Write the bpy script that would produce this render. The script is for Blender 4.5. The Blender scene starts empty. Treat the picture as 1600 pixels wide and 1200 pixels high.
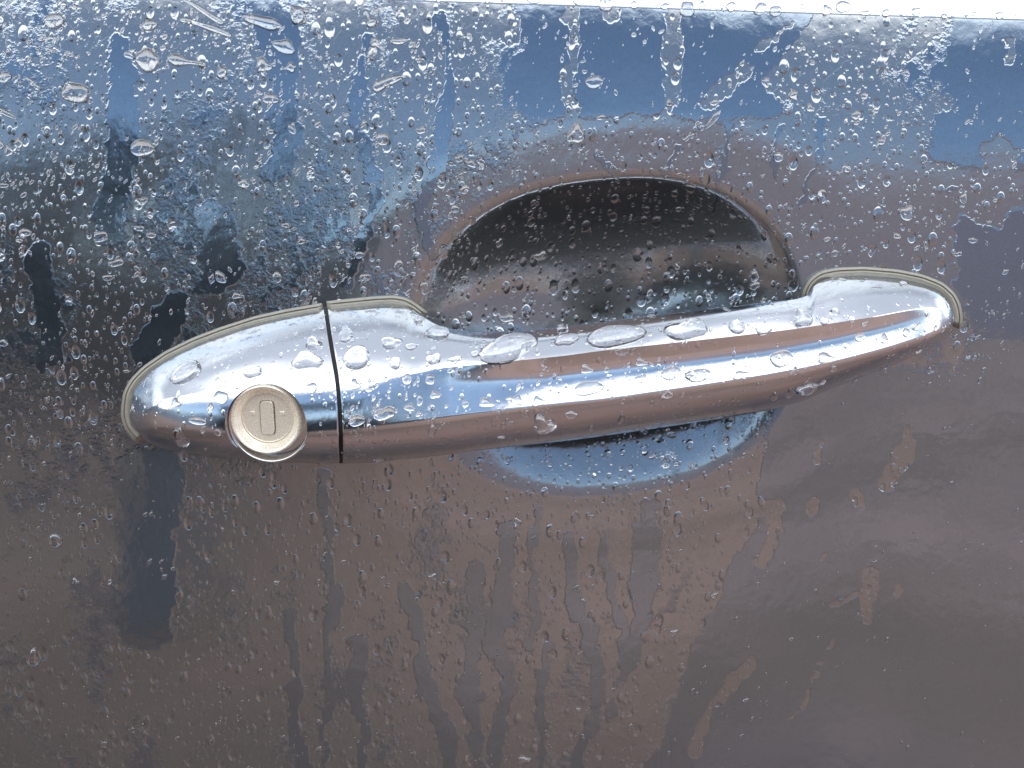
import bpy, bmesh, math, random
import numpy as np
from mathutils import Vector, Matrix
from mathutils.bvhtree import BVHTree

random.seed(7)
rng = np.random.default_rng(11)
R = math.radians
S = bpy.context.scene
C = S.collection

# ------------------------------------------------------------------ camera
HFOV, PITCH, DIST, Z0 = R(50), R(15), 0.290, 0.95
CP = np.array([0.0, -DIST * math.cos(PITCH), Z0 + DIST * math.sin(PITCH)])
cam = bpy.data.cameras.new('camera')
camo = bpy.data.objects.new('camera', cam); C.objects.link(camo)
camo.location = CP; camo.rotation_euler = (math.pi / 2 - PITCH, 0, 0)
cam.sensor_fit = 'HORIZONTAL'; cam.angle = HFOV
cam.clip_start = 0.01; cam.clip_end = 3000
cam.dof.use_dof = True; cam.dof.focus_distance = 0.275; cam.dof.aperture_fstop = 16
S.camera = camo

# ------------------------------------------------------------------ world
SUN_EL, SUN_ROT = R(37), 20
w = bpy.data.worlds.new('World'); S.world = w; w.use_nodes = True
nt = w.node_tree; nt.nodes.clear()
def N(t, k, **kw):
    n = t.nodes.new(k)
    for a, b in kw.items(): setattr(n, a, b)
    return n
out = N(nt, 'ShaderNodeOutputWorld'); bg = N(nt, 'ShaderNodeBackground')
sky = N(nt, 'ShaderNodeTexSky', sky_type='NISHITA', sun_disc=False, sun_elevation=SUN_EL, sun_rotation=R(SUN_ROT), air_density=1.0, dust_density=0.25, ozone_density=0.4)
tc = N(nt, 'ShaderNodeTexCoord')
sep = N(nt, 'ShaderNodeSeparateXYZ'); nt.links.new(tc.outputs['Generated'], sep.inputs[0])
def M(t, op, a, b=None, c=None, clamp=False):
    n = N(t, 'ShaderNodeMath', operation=op, use_clamp=clamp)
    for i, v in enumerate((a, b, c)):
        if v is None: continue
        if isinstance(v, (int, float)): n.inputs[i].default_value = v
        else: t.links.new(v, n.inputs[i])
    return n.outputs[0]
CLOUD_SEED = 9.2
# a cloud deck at one height: direction projected on to a plane overhead
zz = M(nt, 'ADD', M(nt, 'MAXIMUM', sep.outputs[2], 0.0), 0.12)
comb = N(nt, 'ShaderNodeCombineXYZ')
nt.links.new(M(nt, 'DIVIDE', sep.outputs[0], zz), comb.inputs[0])
nt.links.new(M(nt, 'DIVIDE', sep.outputs[1], zz), comb.inputs[1])
comb.inputs[2].default_value = CLOUD_SEED
nz = N(nt, 'ShaderNodeTexNoise'); nz.inputs['Scale'].default_value = 0.55; nz.inputs['Detail'].default_value = 7
nz.inputs['Roughness'].default_value = 0.55
nt.links.new(comb.outputs[0], nz.inputs['Vector'])
cov = N(nt, 'ShaderNodeMapRange', interpolation_type='SMOOTHSTEP')
CLOUD_LO, CLOUD_HI = 0.42, 0.56
cov.inputs['From Min'].default_value = CLOUD_LO; cov.inputs['From Max'].default_value = CLOUD_HI
front = M(nt, 'MULTIPLY_ADD', M(nt, 'DIVIDE', sep.outputs[1], zz), .55, .62)   # the deck thins out away from the sun
front = M(nt, 'MINIMUM', M(nt, 'MAXIMUM', front, -.3), .2)
nt.links.new(M(nt, 'ADD', nz.outputs['Fac'], front), cov.inputs['Value'])
mix = N(nt, 'ShaderNodeMix', data_type='RGBA')
nt.links.new(cov.outputs[0], mix.inputs['Factor'])
nt.links.new(sky.outputs[0], mix.inputs['A'])
nz2 = N(nt, 'ShaderNodeTexNoise'); nz2.inputs['Scale'].default_value = 1.1; nz2.inputs['Detail'].default_value = 5
nt.links.new(comb.outputs[0], nz2.inputs['Vector'])
cb_ = N(nt, 'ShaderNodeMix', data_type='RGBA'); cb_.inputs['A'].default_value = (4.0, 4.35, 5.0, 1); cb_.inputs['B'].default_value = (17, 17.3, 17.8, 1)
mr_ = N(nt, 'ShaderNodeMapRange', interpolation_type='SMOOTHSTEP'); mr_.inputs['From Min'].default_value = .28; mr_.inputs['From Max'].default_value = .60
lit = M(nt, 'MINIMUM', M(nt, 'MULTIPLY', M(nt, 'DIVIDE', sep.outputs[1], zz), -1.0), .7)      # the deck is thick and grey overhead, thin and sunlit at its edge
lit = M(nt, 'MAXIMUM', lit, -.1)
nt.links.new(M(nt, 'MULTIPLY_ADD', lit, .60, M(nt, 'SUBTRACT', nz2.outputs['Fac'], .2)), mr_.inputs['Value']); nt.links.new(mr_.outputs[0], cb_.inputs['Factor'])
nt.links.new(cb_.outputs['Result'], mix.inputs['B'])
nt.links.new(mix.outputs['Result'], bg.inputs['Color']); bg.inputs['Strength'].default_value = 0.145
nt.links.new(bg.outputs[0], out.inputs[0])

sd = bpy.data.lights.new('sun', 'SUN'); sd.energy = 3.0; sd.angle = R(10); sd.color = (1, .94, .86)
so = bpy.data.objects.new('sun', sd); C.objects.link(so)
# the sun stands behind the car: this door is in open shade, the ground beyond the car's shadow is lit
sv = Vector((math.cos(SUN_EL) * math.sin(R(SUN_ROT)), math.cos(SUN_EL) * math.cos(R(SUN_ROT)), math.sin(SUN_EL)))
so.rotation_euler = sv.to_track_quat('Z', 'Y').to_euler()

S.view_settings.view_transform = 'Standard'; S.view_settings.look = 'None'
S.view_settings.exposure = 0.22; S.view_settings.gamma = 1
S.render.engine = 'CYCLES'
S.cycles.max_bounces = 10; S.cycles.transmission_bounces = 8; S.cycles.glossy_bounces = 6
S.cycles.blur_glossy = 0.3; S.cycles.use_denoising = True

# ------------------------------------------------------------------ helpers
fx = 800 / math.tan(HFOV / 2)
cp_, sp_ = math.cos(PITCH), math.sin(PITCH)
SLOPE = 0.030
# panel profile: tilt of the outward normal (degrees above level) by height
_row = [1500, 1200, 1000, 800, 640, 500, 350, 200, 100, 40, 8, -5]
_tilt = [0.5, 1.0, 1.5, 2.5, 4.0, 6.0, 8.0, 10.0, 11.5, 12.5, 13.0, 14.0]
def rayz(py):   # height at which the centre column's ray meets the plane y=0
    dy = (600 - py) / fx
    d = np.array([0, cp_ + dy * sp_, -sp_ + dy * cp_]); return CP[2] + d[2] * (-CP[1] / d[1])
_zt = np.array([rayz(p) for p in _row]); 
ztop = _zt[-1]
_zt = np.append(_zt, [ztop + .0015, ztop + .0060, ztop + .012, 1.35]); _tilt = np.array(_tilt + [24, 26, 70, 80.])
_zs = np.linspace(0.45, 1.3, 8501)
_a = np.interp(_zs, _zt, _tilt)
_pw = -np.concatenate([[0], np.cumsum(np.tan(np.radians(_a[:-1])) * np.diff(_zs))])
_pw -= np.interp(Z0, _zs, _pw)
def pan(x, z):                     # how far the door skin stands out of the plane y=0
    return np.interp(z + x * SLOPE, _zs, _pw)
def P(px, py, w):
    """point in the place where the sight line of a spot meets the surface lying w metres in front of the door skin"""
    px, py, w = np.broadcast_arrays(np.asarray(px, float), np.asarray(py, float), np.asarray(w, float))
    dx = (px - 800) / fx; dy = (600 - py) / fx
    d = np.stack([dx, cp_ + dy * sp_, -sp_ + dy * cp_], -1)
    y = -w.copy()
    for _ in range(7):
        t = (y - CP[1]) / d[..., 1]
        X = CP[0] + d[..., 0] * t; Z = CP[2] + d[..., 2] * t
        y = -(w + pan(X, Z))
    t = (y - CP[1]) / d[..., 1]
    return CP + d * t[..., None]
def to_px(p):
    q = np.asarray(p) - CP
    f = q[..., 1] * cp_ - q[..., 2] * sp_; u = q[..., 1] * sp_ + q[..., 2] * cp_
    return 800 + fx * q[..., 0] / f, 600 - fx * u / f

def mesh(name, V, F, mat, smooth=True):
    me = bpy.data.meshes.new(name); me.from_pydata([tuple(v) for v in V], [], F); me.update()
    if smooth: me.shade_smooth()
    me.materials.append(mat); return me
def link(name, me, parent=None):
    o = bpy.data.objects.new(name, me); C.objects.link(o)
    if parent: o.parent = parent
    return o
def tag(o, label=None, cat=None, group=None, kind=None):
    for k, v in (('label', label), ('category', cat), ('group', group), ('kind', kind)):
        if v: o[k] = v
    return o
def gridF(nr, nc, close_c=False):
    F = []
    for r in range(nr - 1):
        for c in range(nc - (0 if close_c else 1)):
            c2 = (c + 1) % nc
            F.append((r * nc + c, r * nc + c2, (r + 1) * nc + c2, (r + 1) * nc + c))
    return F
def flip(F): return [tuple(reversed(f)) for f in F]

# 2-D value noise on numpy arrays
class VN:
    def __init__(s, seed): s.t = np.random.default_rng(seed).random((257, 257))
    def __call__(s, x, y):
        x = np.asarray(x) % 256; y = np.asarray(y) % 256
        xi = np.floor(x).astype(int); yi = np.floor(y).astype(int); fx_ = x - xi; fy = y - yi
        fx_ = fx_ * fx_ * (3 - 2 * fx_); fy = fy * fy * (3 - 2 * fy)
        t = s.t
        return (t[xi, yi] * (1 - fx_) + t[xi + 1, yi] * fx_) * (1 - fy) + (t[xi, yi + 1] * (1 - fx_) + t[xi + 1, yi + 1] * fx_) * fy
def fbm(v, x, y, o=4):
    r = 0; a = .5; s = 0
    for i in range(o):
        r = r + a * v(x * 2 ** i + 17 * i, y * 2 ** i + 31 * i); s += a; a *= .5
    return r / s

# ------------------------------------------------------------------ materials
def mat(name):
    m = bpy.data.materials.new(name); m.use_nodes = True
    return m, m.node_tree, m.node_tree.nodes['Principled BSDF']
def setp(b, **kw):
    for k, v in kw.items():
        b.inputs[k.replace('_', ' ')].default_value = v
def noise(t, vec, scale, detail=3, rough=.5, dist=0):
    n = N(t, 'ShaderNodeTexNoise'); n.inputs['Scale'].default_value = scale; n.inputs['Detail'].default_value = detail
    n.inputs['Roughness'].default_value = rough; n.inputs['Distortion'].default_value = dist
    t.links.new(vec, n.inputs['Vector']); return n.outputs['Fac']
def ramp(t, v, a, b, c=0., d=1.):
    n = N(t, 'ShaderNodeMapRange', interpolation_type='SMOOTHSTEP')
    for k, x in zip(('From Min', 'From Max', 'To Min', 'To Max'), (a, b, c, d)): n.inputs[k].default_value = x
    t.links.new(v, n.inputs['Value']); return n.outputs[0]
def bead_height(t, vec, cell, lo, hi, seedoff):
    """small domes of water: Voronoi cells, each with its own radius"""
    mp = N(t, 'ShaderNodeMapping'); mp.inputs['Location'].default_value = (seedoff, 0, seedoff * .7)
    mp.inputs['Scale'].default_value = (1, 1, .62); mp.inputs['Rotation'].default_value = (0, R(-14), 0)
    t.links.new(vec, mp.inputs['Vector'])
    v = N(t, 'ShaderNodeTexVoronoi', voronoi_dimensions='3D', feature='F1'); v.inputs['Scale'].default_value = 1 / cell
    v.inputs['Randomness'].default_value = .95
    t.links.new(mp.outputs[0], v.inputs['Vector'])
    s = N(t, 'ShaderNodeSeparateXYZ'); t.links.new(v.outputs['Color'], s.inputs[0])
    rad = M(t, 'MULTIPLY_ADD', s.outputs[0], hi - lo, lo)
    q = M(t, 'DIVIDE', v.outputs['Distance'], rad)
    q2 = M(t, 'SUBTRACT', 1.0, M(t, 'MULTIPLY', q, q))
    h = M(t, 'SQRT', M(t, 'MAXIMUM', q2, 0.0001))
    return M(t, 'MULTIPLY', M(t, 'MULTIPLY', h, rad), cell * .5)

# door paint: dark metallic lacquer under a water film that has broken up into beads
paint, t, b = mat('door_paint')
g = N(t, 'ShaderNodeNewGeometry'); pos = g.outputs['Position']
at = N(t, 'ShaderNodeAttribute', attribute_name='beading')
n1 = noise(t, pos, 260, 4, .6)
n2 = noise(t, pos, 1100, 3)
mk = M(t, 'ADD', at.outputs['Fac'], M(t, 'MULTIPLY_ADD', n1, .5, -.25))
mk = M(t, 'ADD', mk, M(t, 'MULTIPLY_ADD', n2, .22, -.11))
bead = ramp(t, mk, .42, .57)
edge = M(t, 'MULTIPLY', ramp(t, mk, .40, .47), ramp(t, mk, .60, .52))
flake = noise(t, pos, 5200, 1)
hb = M(t, 'ADD', bead_height(t, pos, .0013, -.40, .48, 0.0), bead_height(t, pos, .0030, -.45, .45, 3.3))
hb = M(t, 'MULTIPLY', hb, bead)
film = M(t, 'MULTIPLY', noise(t, pos, 120, 2), .00022)
fine = M(t, 'MULTIPLY', noise(t, pos, 700, 3), .00003)
height = M(t, 'ADD', M(t, 'ADD', hb, film), M(t, 'ADD', fine, M(t, 'MULTIPLY', bead, -.00014)))
bu = N(t, 'ShaderNodeBump'); bu.inputs['Strength'].default_value = .42; bu.inputs['Distance'].default_value = 1.0
t.links.new(height, bu.inputs['Height'])
bu2 = N(t, 'ShaderNodeBump'); bu2.inputs['Strength'].default_value = .25; bu2.inputs['Distance'].default_value = 1.0
t.links.new(height, bu2.inputs['Height'])
cm = N(t, 'ShaderNodeMix', data_type='RGBA')
PAINT_FILM, PAINT_BEAD = (.285, .348, .415, 1), (.36, .385, .405, 1)
cm.inputs['A'].default_value = PAINT_FILM; cm.inputs['B'].default_value = PAINT_BEAD
t.links.new(bead, cm.inputs['Factor'])
fl = N(t, 'ShaderNodeMix', data_type='RGBA', blend_type='MULTIPLY'); fl.inputs['Factor'].default_value = 1
t.links.new(cm.outputs['Result'], fl.inputs['A'])
cb = N(t, 'ShaderNodeCombineColor'); fv = M(t, 'MULTIPLY_ADD', flake, .7, .65)
for i in range(3): t.links.new(fv, cb.inputs[i])
t.links.new(cb.outputs[0], fl.inputs['B'])
t.links.new(fl.outputs['Result'], b.inputs['Base Color'])
t.links.new(ramp(t, bead, 0, 1, .93, .90), b.inputs['Metallic'])
setp(b, Coat_Weight=1.0, Coat_IOR=1.5, Coat_Roughness=.02)
t.links.new(ramp(t, bead, 0, 1, .07, .11), b.inputs['Roughness'])
t.links.new(bu.outputs[0], b.inputs['Normal']); t.links.new(bu.outputs[0], b.inputs['Coat Normal'])

chrome, t, b = mat('chrome_plating')
g = N(t, 'ShaderNodeNewGeometry'); pos = g.outputs['Position']
hb = M(t, 'ADD', bead_height(t, pos, .0016, -.15, .40, 1.3), M(t, 'MULTIPLY', noise(t, pos, 420, 3), .00005))
bu = N(t, 'ShaderNodeBump'); bu.inputs['Strength'].default_value = .42; bu.inputs['Distance'].default_value = 1.0
t.links.new(hb, bu.inputs['Height']); t.links.new(bu.outputs[0], b.inputs['Normal'])
setp(b, Base_Color=(.77, .80, .85, 1), Metallic=1.0)
t.links.new(ramp(t, noise(t, pos, 90, 4), .3, .8, .10, .21), b.inputs['Roughness'])

steel, t, b = mat('lock_bright_metal')
setp(b, Base_Color=(.80, .80, .80, 1), Metallic=1.0, Roughness=.16)
darkmetal, t, b = mat('dark_metal'); setp(b, Base_Color=(.22, .19, .15, 1), Metallic=1.0, Roughness=.35)
gold, t, b = mat('lock_pale_gold_plating')
g = N(t, 'ShaderNodeNewGeometry')
setp(b, Base_Color=(.93, .86, .73, 1), Metallic=.40)
t.links.new(ramp(t, noise(t, g.outputs['Position'], 1500, 4, .7), .2, .8, .18, .34), b.inputs['Roughness'])
seal, t, b = mat('gasket_plastic')
g = N(t, 'ShaderNodeNewGeometry')
cr = N(t, 'ShaderNodeMix', data_type='RGBA'); cr.inputs['A'].default_value = (.44, .42, .35, 1); cr.inputs['B'].default_value = (.27, .26, .21, 1)
t.links.new(noise(t, g.outputs['Position'], 500, 4, .7), cr.inputs['Factor']); t.links.new(cr.outputs['Result'], b.inputs['Base Color'])
setp(b, Roughness=.35)
black, t, b = mat('black_plastic')
setp(b, Base_Color=(.008, .008, .009, 1), Roughness=.6)
water, t, b = mat('water')
setp(b, Base_Color=(1, 1, 1, 1), Roughness=0.0, IOR=1.333, Transmission_Weight=1.0, Coat_Weight=1.0, Coat_IOR=2.1)

# ------------------------------------------------------------------ beading mask (where the film has broken into beads), in photo coordinates of the skin
v1, v2, v3 = VN(1), VN(2), VN(3)
def seg_d(x, y, pts):
    best = np.full(np.shape(x), 1e9)
    for (x0, y0), (x1, y1) in zip(pts[:-1], pts[1:]):
        dx, dy = x1 - x0, y1 - y0; L = dx * dx + dy * dy
        q = np.clip(((x - x0) * dx + (y - y0) * dy) / L, 0, 1)
        best = np.minimum(best, np.hypot(x - x0 - q * dx, y - y0 - q * dy))
    return best
CHAN = [([(625, 930), (655, 960), (665, 1080), (700, 1150), (705, 1300)], 11), ([(740, 890), (745, 960), (738, 1060), (745, 1300)], 12),
        ([(800, 830), (790, 930), (775, 1000), (800, 1060), (775, 1150), (770, 1300)], 12), ([(832, 800), (830, 1010)], 4),
        ([(890, 840), (895, 940), (915, 980), (930, 1050), (933, 1110), (900, 1180), (890, 1300)], 10),
        ([(955, 850), (960, 950), (985, 1040), (970, 1110)], 7), ([(1010, 795), (1005, 950), (990, 1030), (960, 1120), (920, 1300)], 13),
        ([(505, 740), (515, 830), (506, 880), (520, 940), (512, 1000), (515, 1300)], 6),
        ([(560, 1000), (570, 1300)], 9), ([(860, 1010), (840, 1080), (850, 1300)], 6), ([(455, 960), (470, 1300)], 8),
        ([(570, 60), (560, 200), (590, 320), (540, 440)], 9), ([(690, 30), (700, 120), (690, 240), (660, 330), (680, 400)], 9), 
        ([(430, 30), (450, 130), (440, 260)], 22), ([(180, 60), (200, 200), (170, 360)], 18), ([(270, 480), (230, 560)], 22), ([(330, 330), (350, 430)], 25),
        ([(1135, 200), (1125, 330)], 4), ([(1220, 200), (1210, 280)], 4), ([(1285, 190), (1280, 260), (1250, 320)], 5), ([(1490, 300), (1485, 420)], 6),
        ([(940, 240), (955, 270)], 4), ([(1060, 230), (1040, 270)], 4), ([(60, 400), (80, 560)], 22), ([(240, 740), (230, 980)], 40)]
BEAD = [([(1170, 790), (1100, 920), (1040, 1020), (970, 1140), (940, 1300)], 24), ([(1150, 800), (1225, 790), (1190, 880)], 12),
        ([(1365, 895), (1352, 965)], 11), ([(1305, 945), (1365, 915)], 4), ([(1170, 1035), (1110, 1100), (1090, 1170)], 9), ([(1425, 670), (1392, 760)], 9),
        ([(1285, 690), (1275, 715)], 6), ([(1275, 790), (1270, 795)], 12), ([(1340, 775), (1345, 790)], 10), ([(1295, 870), (1300, 865)], 7), ([(1300, 1000), (1225, 1140)], 3),
        ([(1410, 910), (1408, 930)], 6), ([(895, -10), (895, 170)], 9), ([(1055, -10), (1045, 170)], 13), ([(740, -10), (738, 200)], 20), ([(800, 0), (790, 60)], 10),
        ([(1245, 40), (1190, 80)], 5), ([(1310, 20), (1270, 60), (1220, 130)], 18), ([(1450, 0), (1440, 50), (1400, 100)], 13), ([(1370, 70), (1320, 120)], 9),
        ([(1160, 110), (1110, 160)], 12), ([(1580, 60), (1582, 95)], 5), ([(1565, 240), (1540, 330)], 22), ([(1480, 330), (1460, 430)], 26), ([(960, 10), (958, 20)], 12),
        ([(660, 30), (650, 120)], 24), ([(1200, 700), (1150, 830)], 8), ([(1060, 760), (1050, 900)], 10)]
def beading(px, py):
    px = px + 16 * (fbm(v2, px / 9, py / 16, 2) - .5)
    wx = px + 34 * (fbm(v1, px / 34, py / 60) - .5); wy = py + 20 * (fbm(v2, px / 60, py / 60) - .5)
    base = .60 + .55 * (fbm(v3, px / 75, py / 120) - .5)
    def sm(v, a, b): q = np.clip((v - a) / (b - a), 0, 1); return q * q * (3 - 2 * q)
    lr = sm(wx - (1215 - (wy - 640) * .36), -15, 25) * sm(wy, 560, 640)
    base = base * (1 - lr) + .12 * lr
    tr = sm(wx + 60 * (fbm(v2, px / 50, py / 50 + 9) - .5), 760, 860) * sm(185 + 20 * np.sin(wx / 40), 0, 1) * (1 - sm(wy, 165, 195)) * (1 - sm(wx - (1230 - (wy - 90) * .4), 0, 50))
    base = base * (1 - tr) + .16 * tr
    tr2 = sm(wx + 70 * (fbm(v2, px / 40, py / 40 + 9) - .5), 1430, 1510) * (1 - sm(wy, 235, 280)); base = base * (1 - tr2) + .14 * tr2
    rr = sm(wx + 70 * (fbm(v2, px / 40, py / 40 + 9) - .5), 1470, 1550) * sm(wy, 320, 350); base = base * (1 - rr) + .14 * rr
    mid = sm(wx, 740, 860) * (1 - sm(wx + 70 * (fbm(v2, px / 40, py / 40 + 9) - .5), 1420, 1500)) * sm(wy, 190, 210) * (1 - sm(wy, 480, 520)); base = base + .16 * mid
    for pts, r in CHAN:
        r = r * (.35 + 1.1 * fbm(v1, px / 30 + r, py / 45, 3))
        q = 1 - sm(seg_d(wx, wy, pts), r * .6, r * 1.5); base = base * (1 - q) + .14 * q
    for pts, r in BEAD:
        r = r * (.35 + 1.2 * fbm(v2, px / 30 + r, py / 45, 3))
        q = 1 - sm(seg_d(wx, wy, pts), r * .6, r * 1.6); base = base * (1 - q) + .80 * q
    return base

# ------------------------------------------------------------------ car door skin with the pressed-in finger recess
c0 = P(948, 528, 0)
RCA = abs(P(1262, 528, 0)[0] - P(655, 528, 0)[0]) / 2
RCB = abs(P(955, 286, 0)[2] - P(955, 775, 0)[2]) / 2
RDEPTH = 0.0150
def skin(x, z):
    p0 = pan(x, z)
    dx = (x - c0[0]) / RCA; dz = (z - c0[2]) / RCB
    dx, dz = dx + .06 * dz, dz - .10 * dx * RCA / RCB
    r = (np.abs(dx) ** 2.35 + np.abs(dz) ** 2.35) ** (1 / 2.35)
    dzw = dz - .08 * np.clip(1 - r * r, 0, 1)
    r2 = (np.abs(dx) ** 2.35 + np.abs(dzw) ** 2.35) ** (1 / 2.35); r2 = np.where(r < 1, r2, r)
    up_ = np.clip(dzw * .9 + .5, 0, 1); up_ = up_ * up_ * (3 - 2 * up_)
    q = RDEPTH * (1 + .04 * np.clip(dx, -1, 1)) * (1 - r2 ** (1.15 + 1.05 * up_)); k = .0007
    sp = k * np.logaddexp(0, np.clip(q / k, -60, 60))
    e_ = np.clip((1.42 - r) / .42, 0, 1); e_ = e_ * e_ * (3 - 2 * e_)
    return p0 - sp - (.0004 + .0004 * np.clip(dz * 2, 0, 1)) * e_
def axis(lo, hi, a, b, fine, coarse):
    return np.concatenate([np.arange(lo, a, coarse), np.arange(a, b, fine), np.arange(b, hi, coarse)])
xs = axis(-.36, .36, c0[0] - RCA * 1.15, c0[0] + RCA * 1.15, .00045, .0012)
zs = np.concatenate([axis(.68, float(_zt[-5]), c0[2] - RCB * 1.15, c0[2] + RCB * 1.15, .00045, .0011), np.arange(float(_zt[-5]), float(_zt[-5]) + .010, .0003), np.arange(float(_zt[-5]) + .010, float(_zt[-5]) + .04, .0008)])
XX, ZZ = np.meshgrid(xs, zs)
YY = -skin(XX, ZZ)
keep_rows = np.all(YY < .16, axis=1)
XX, ZZ, YY = XX[keep_rows], ZZ[keep_rows], YY[keep_rows]
nr, nc = XX.shape
V = np.stack([XX, YY, ZZ], -1).reshape(-1, 3)
me = bpy.data.meshes.new('door_skin')
idx = np.arange(nr * nc).reshape(nr, nc)
Fq = np.stack([idx[:-1, :-1], idx[:-1, 1:], idx[1:, 1:], idx[1:, :-1]], -1).reshape(-1, 4)
me.vertices.add(len(V)); me.vertices.foreach_set('co', V.astype(np.float32).ravel())
me.loops.add(Fq.size); me.loops.foreach_set('vertex_index', Fq.ravel().astype(np.int32))
me.polygons.add(len(Fq)); me.polygons.foreach_set('loop_start', np.arange(0, Fq.size, 4, dtype=np.int32))
me.update(calc_edges=True); me.shade_smooth(); me.materials.append(paint)
PX, PY = to_px(V)
a = me.attributes.new('beading', 'FLOAT', 'POINT'); a.data.foreach_set('value', beading(PX, PY).astype(np.float32))
door = link('car_door', me)
tag(door, 'wet dark painted car door skin with an oval finger recess behind the handle', 'car door')
# bright window trim along the top of the door
sx_ = np.arange(-.34, .34, .002); zt0 = rayz(0)
TR = [(0, -.0002), (.0001, .0001), (.00013, .00012), (.0002, .00013), (.0004, .00014), (.0020, .00018), (.0045, .0002), (.0075, .0003), (.0110, .0002), (.0115, -.004)]
TV = np.array([[(x, -(pan(x, zt0 - x * SLOPE + dz_) + o_), zt0 - x * SLOPE + dz_) for dz_, o_ in TR] for x in sx_]).reshape(-1, 3)
tmm = mesh('window_trim', TV, gridF(len(sx_), len(TR)), chrome); fix_normals_later = tmm
tro = link('window_trim', tmm, door); tro['label'] = 'bright wet trim strip along the top of the door'
def surf_bvh(V, F): return BVHTree.FromPolygons([tuple(v) for v in V], F)

# ------------------------------------------------------------------ handle surface
def I(x, tab): return np.interp(x, [p[0] for p in tab], [p[1] for p in tab])
from bisect import bisect
def smoothI(x, tab):   # monotone-ish cubic through the points
    xp = np.array([p[0] for p in tab], float); yp = np.array([p[1] for p in tab], float)
    d = np.diff(yp) / np.diff(xp); m = np.zeros_like(yp); m[1:-1] = np.where(d[:-1] * d[1:] > 0, 2 * d[:-1] * d[1:] / (d[:-1] + d[1:] + 1e-12), 0)
    m[0] = d[0]; m[-1] = d[-1]
    x = np.asarray(x, float); i = np.clip(np.searchsorted(xp, x) - 1, 0, len(xp) - 2); h = xp[i + 1] - xp[i]; s = (x - xp[i]) / h
    return (2 * s**3 - 3 * s**2 + 1) * yp[i] + (s**3 - 2 * s**2 + s) * h * m[i] + (-2 * s**3 + 3 * s**2) * yp[i + 1] + (s**3 - s**2) * h * m[i + 1]
TOP = [(199, 640), (202, 616), (212, 598), (230, 580), (262, 558), (305, 537), (350, 520), (400, 504), (450, 493), (508, 484), (560, 478), (605, 474), (632, 477), (655, 490), (682, 506), (715, 515), (760, 518),
       (800, 517), (900, 508), (1000, 495), (1100, 483), (1200, 472), (1245, 466), (1262, 460), (1272, 446), (1290, 435), (1315, 430), (1350, 429), (1400, 433), (1440, 441), (1468, 452), (1484, 466), (1491, 482), (1493, 492)]
RIDGE = [(199, 646), (215, 645), (229, 640), (242, 630), (260, 622), (295, 616), (330, 609), (360, 604), (410, 597), (460, 592), (522, 588), (630, 579), (705, 573), (780, 566), (880, 556), (940, 548), (1040, 537), (1140, 526), (1240, 514), (1360, 496), (1460, 481), (1493, 496)]
LIP = [(199, 650), (229, 655), (260, 661), (350, 672), (450, 675), (530, 670), (630, 660), (705, 650), (780, 641), (880, 630), (940, 624), (1040, 610), (1140, 595), (1260, 574), (1360, 550), (1435, 527), (1480, 508), (1493, 499)]
BOT = [(199, 652), (205, 668), (215, 680), (235, 693), (262, 703), (300, 711), (350, 717), (420, 722), (533, 724), (650, 716), (730, 706), (800, 698), (900, 687), (1000, 673), (1100, 658), (1200, 641), (1250, 627), (1300, 607), (1350, 588), (1400, 568), (1440, 550), (1470, 532), (1485, 518), (1493, 504)]
WR = [(199, 3.0), (205, 6.0), (215, 9.5), (229, 13), (250, 16.0), (290, 19), (350, 21), (430, 22), (533, 23), (700, 25), (850, 26), (1000, 26), (1120, 24.5), (1240, 21.5), (1340, 17.5), (1420, 12.5), (1465, 8.5), (1485, 5.5), (1493, 3.0)]
WT = [(199, 2.0), (230, 2.5), (300, 2.5), (600, 2.5), (640, 3.5), (670, 9), (710, 14), (800, 15.5), (1000, 15.8), (1150, 14.5), (1230, 12), (1262, 8), (1290, 3.5), (1350, 2.0), (1493, 1.5)]
WB = [(199, 2.0), (230, 3.0), (300, 3.5), (533, 5), (640, 8), (720, 12), (1000, 13), (1180, 10), (1260, 6), (1350, 3), (1493, 1.5)]
GRV = [(199, 0), (560, 0), (700, .35), (860, 1.0), (1300, 1.0), (1420, .6), (1493, 0)]
MM = .001
PXM = DIST * 2 * math.tan(HFOV / 2) / 1600          # metres per photo pixel near the door
NU, NM, NL = 26, 34, 20                               # rows: outline->ridge, ridge->lip, lip->bottom
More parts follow.
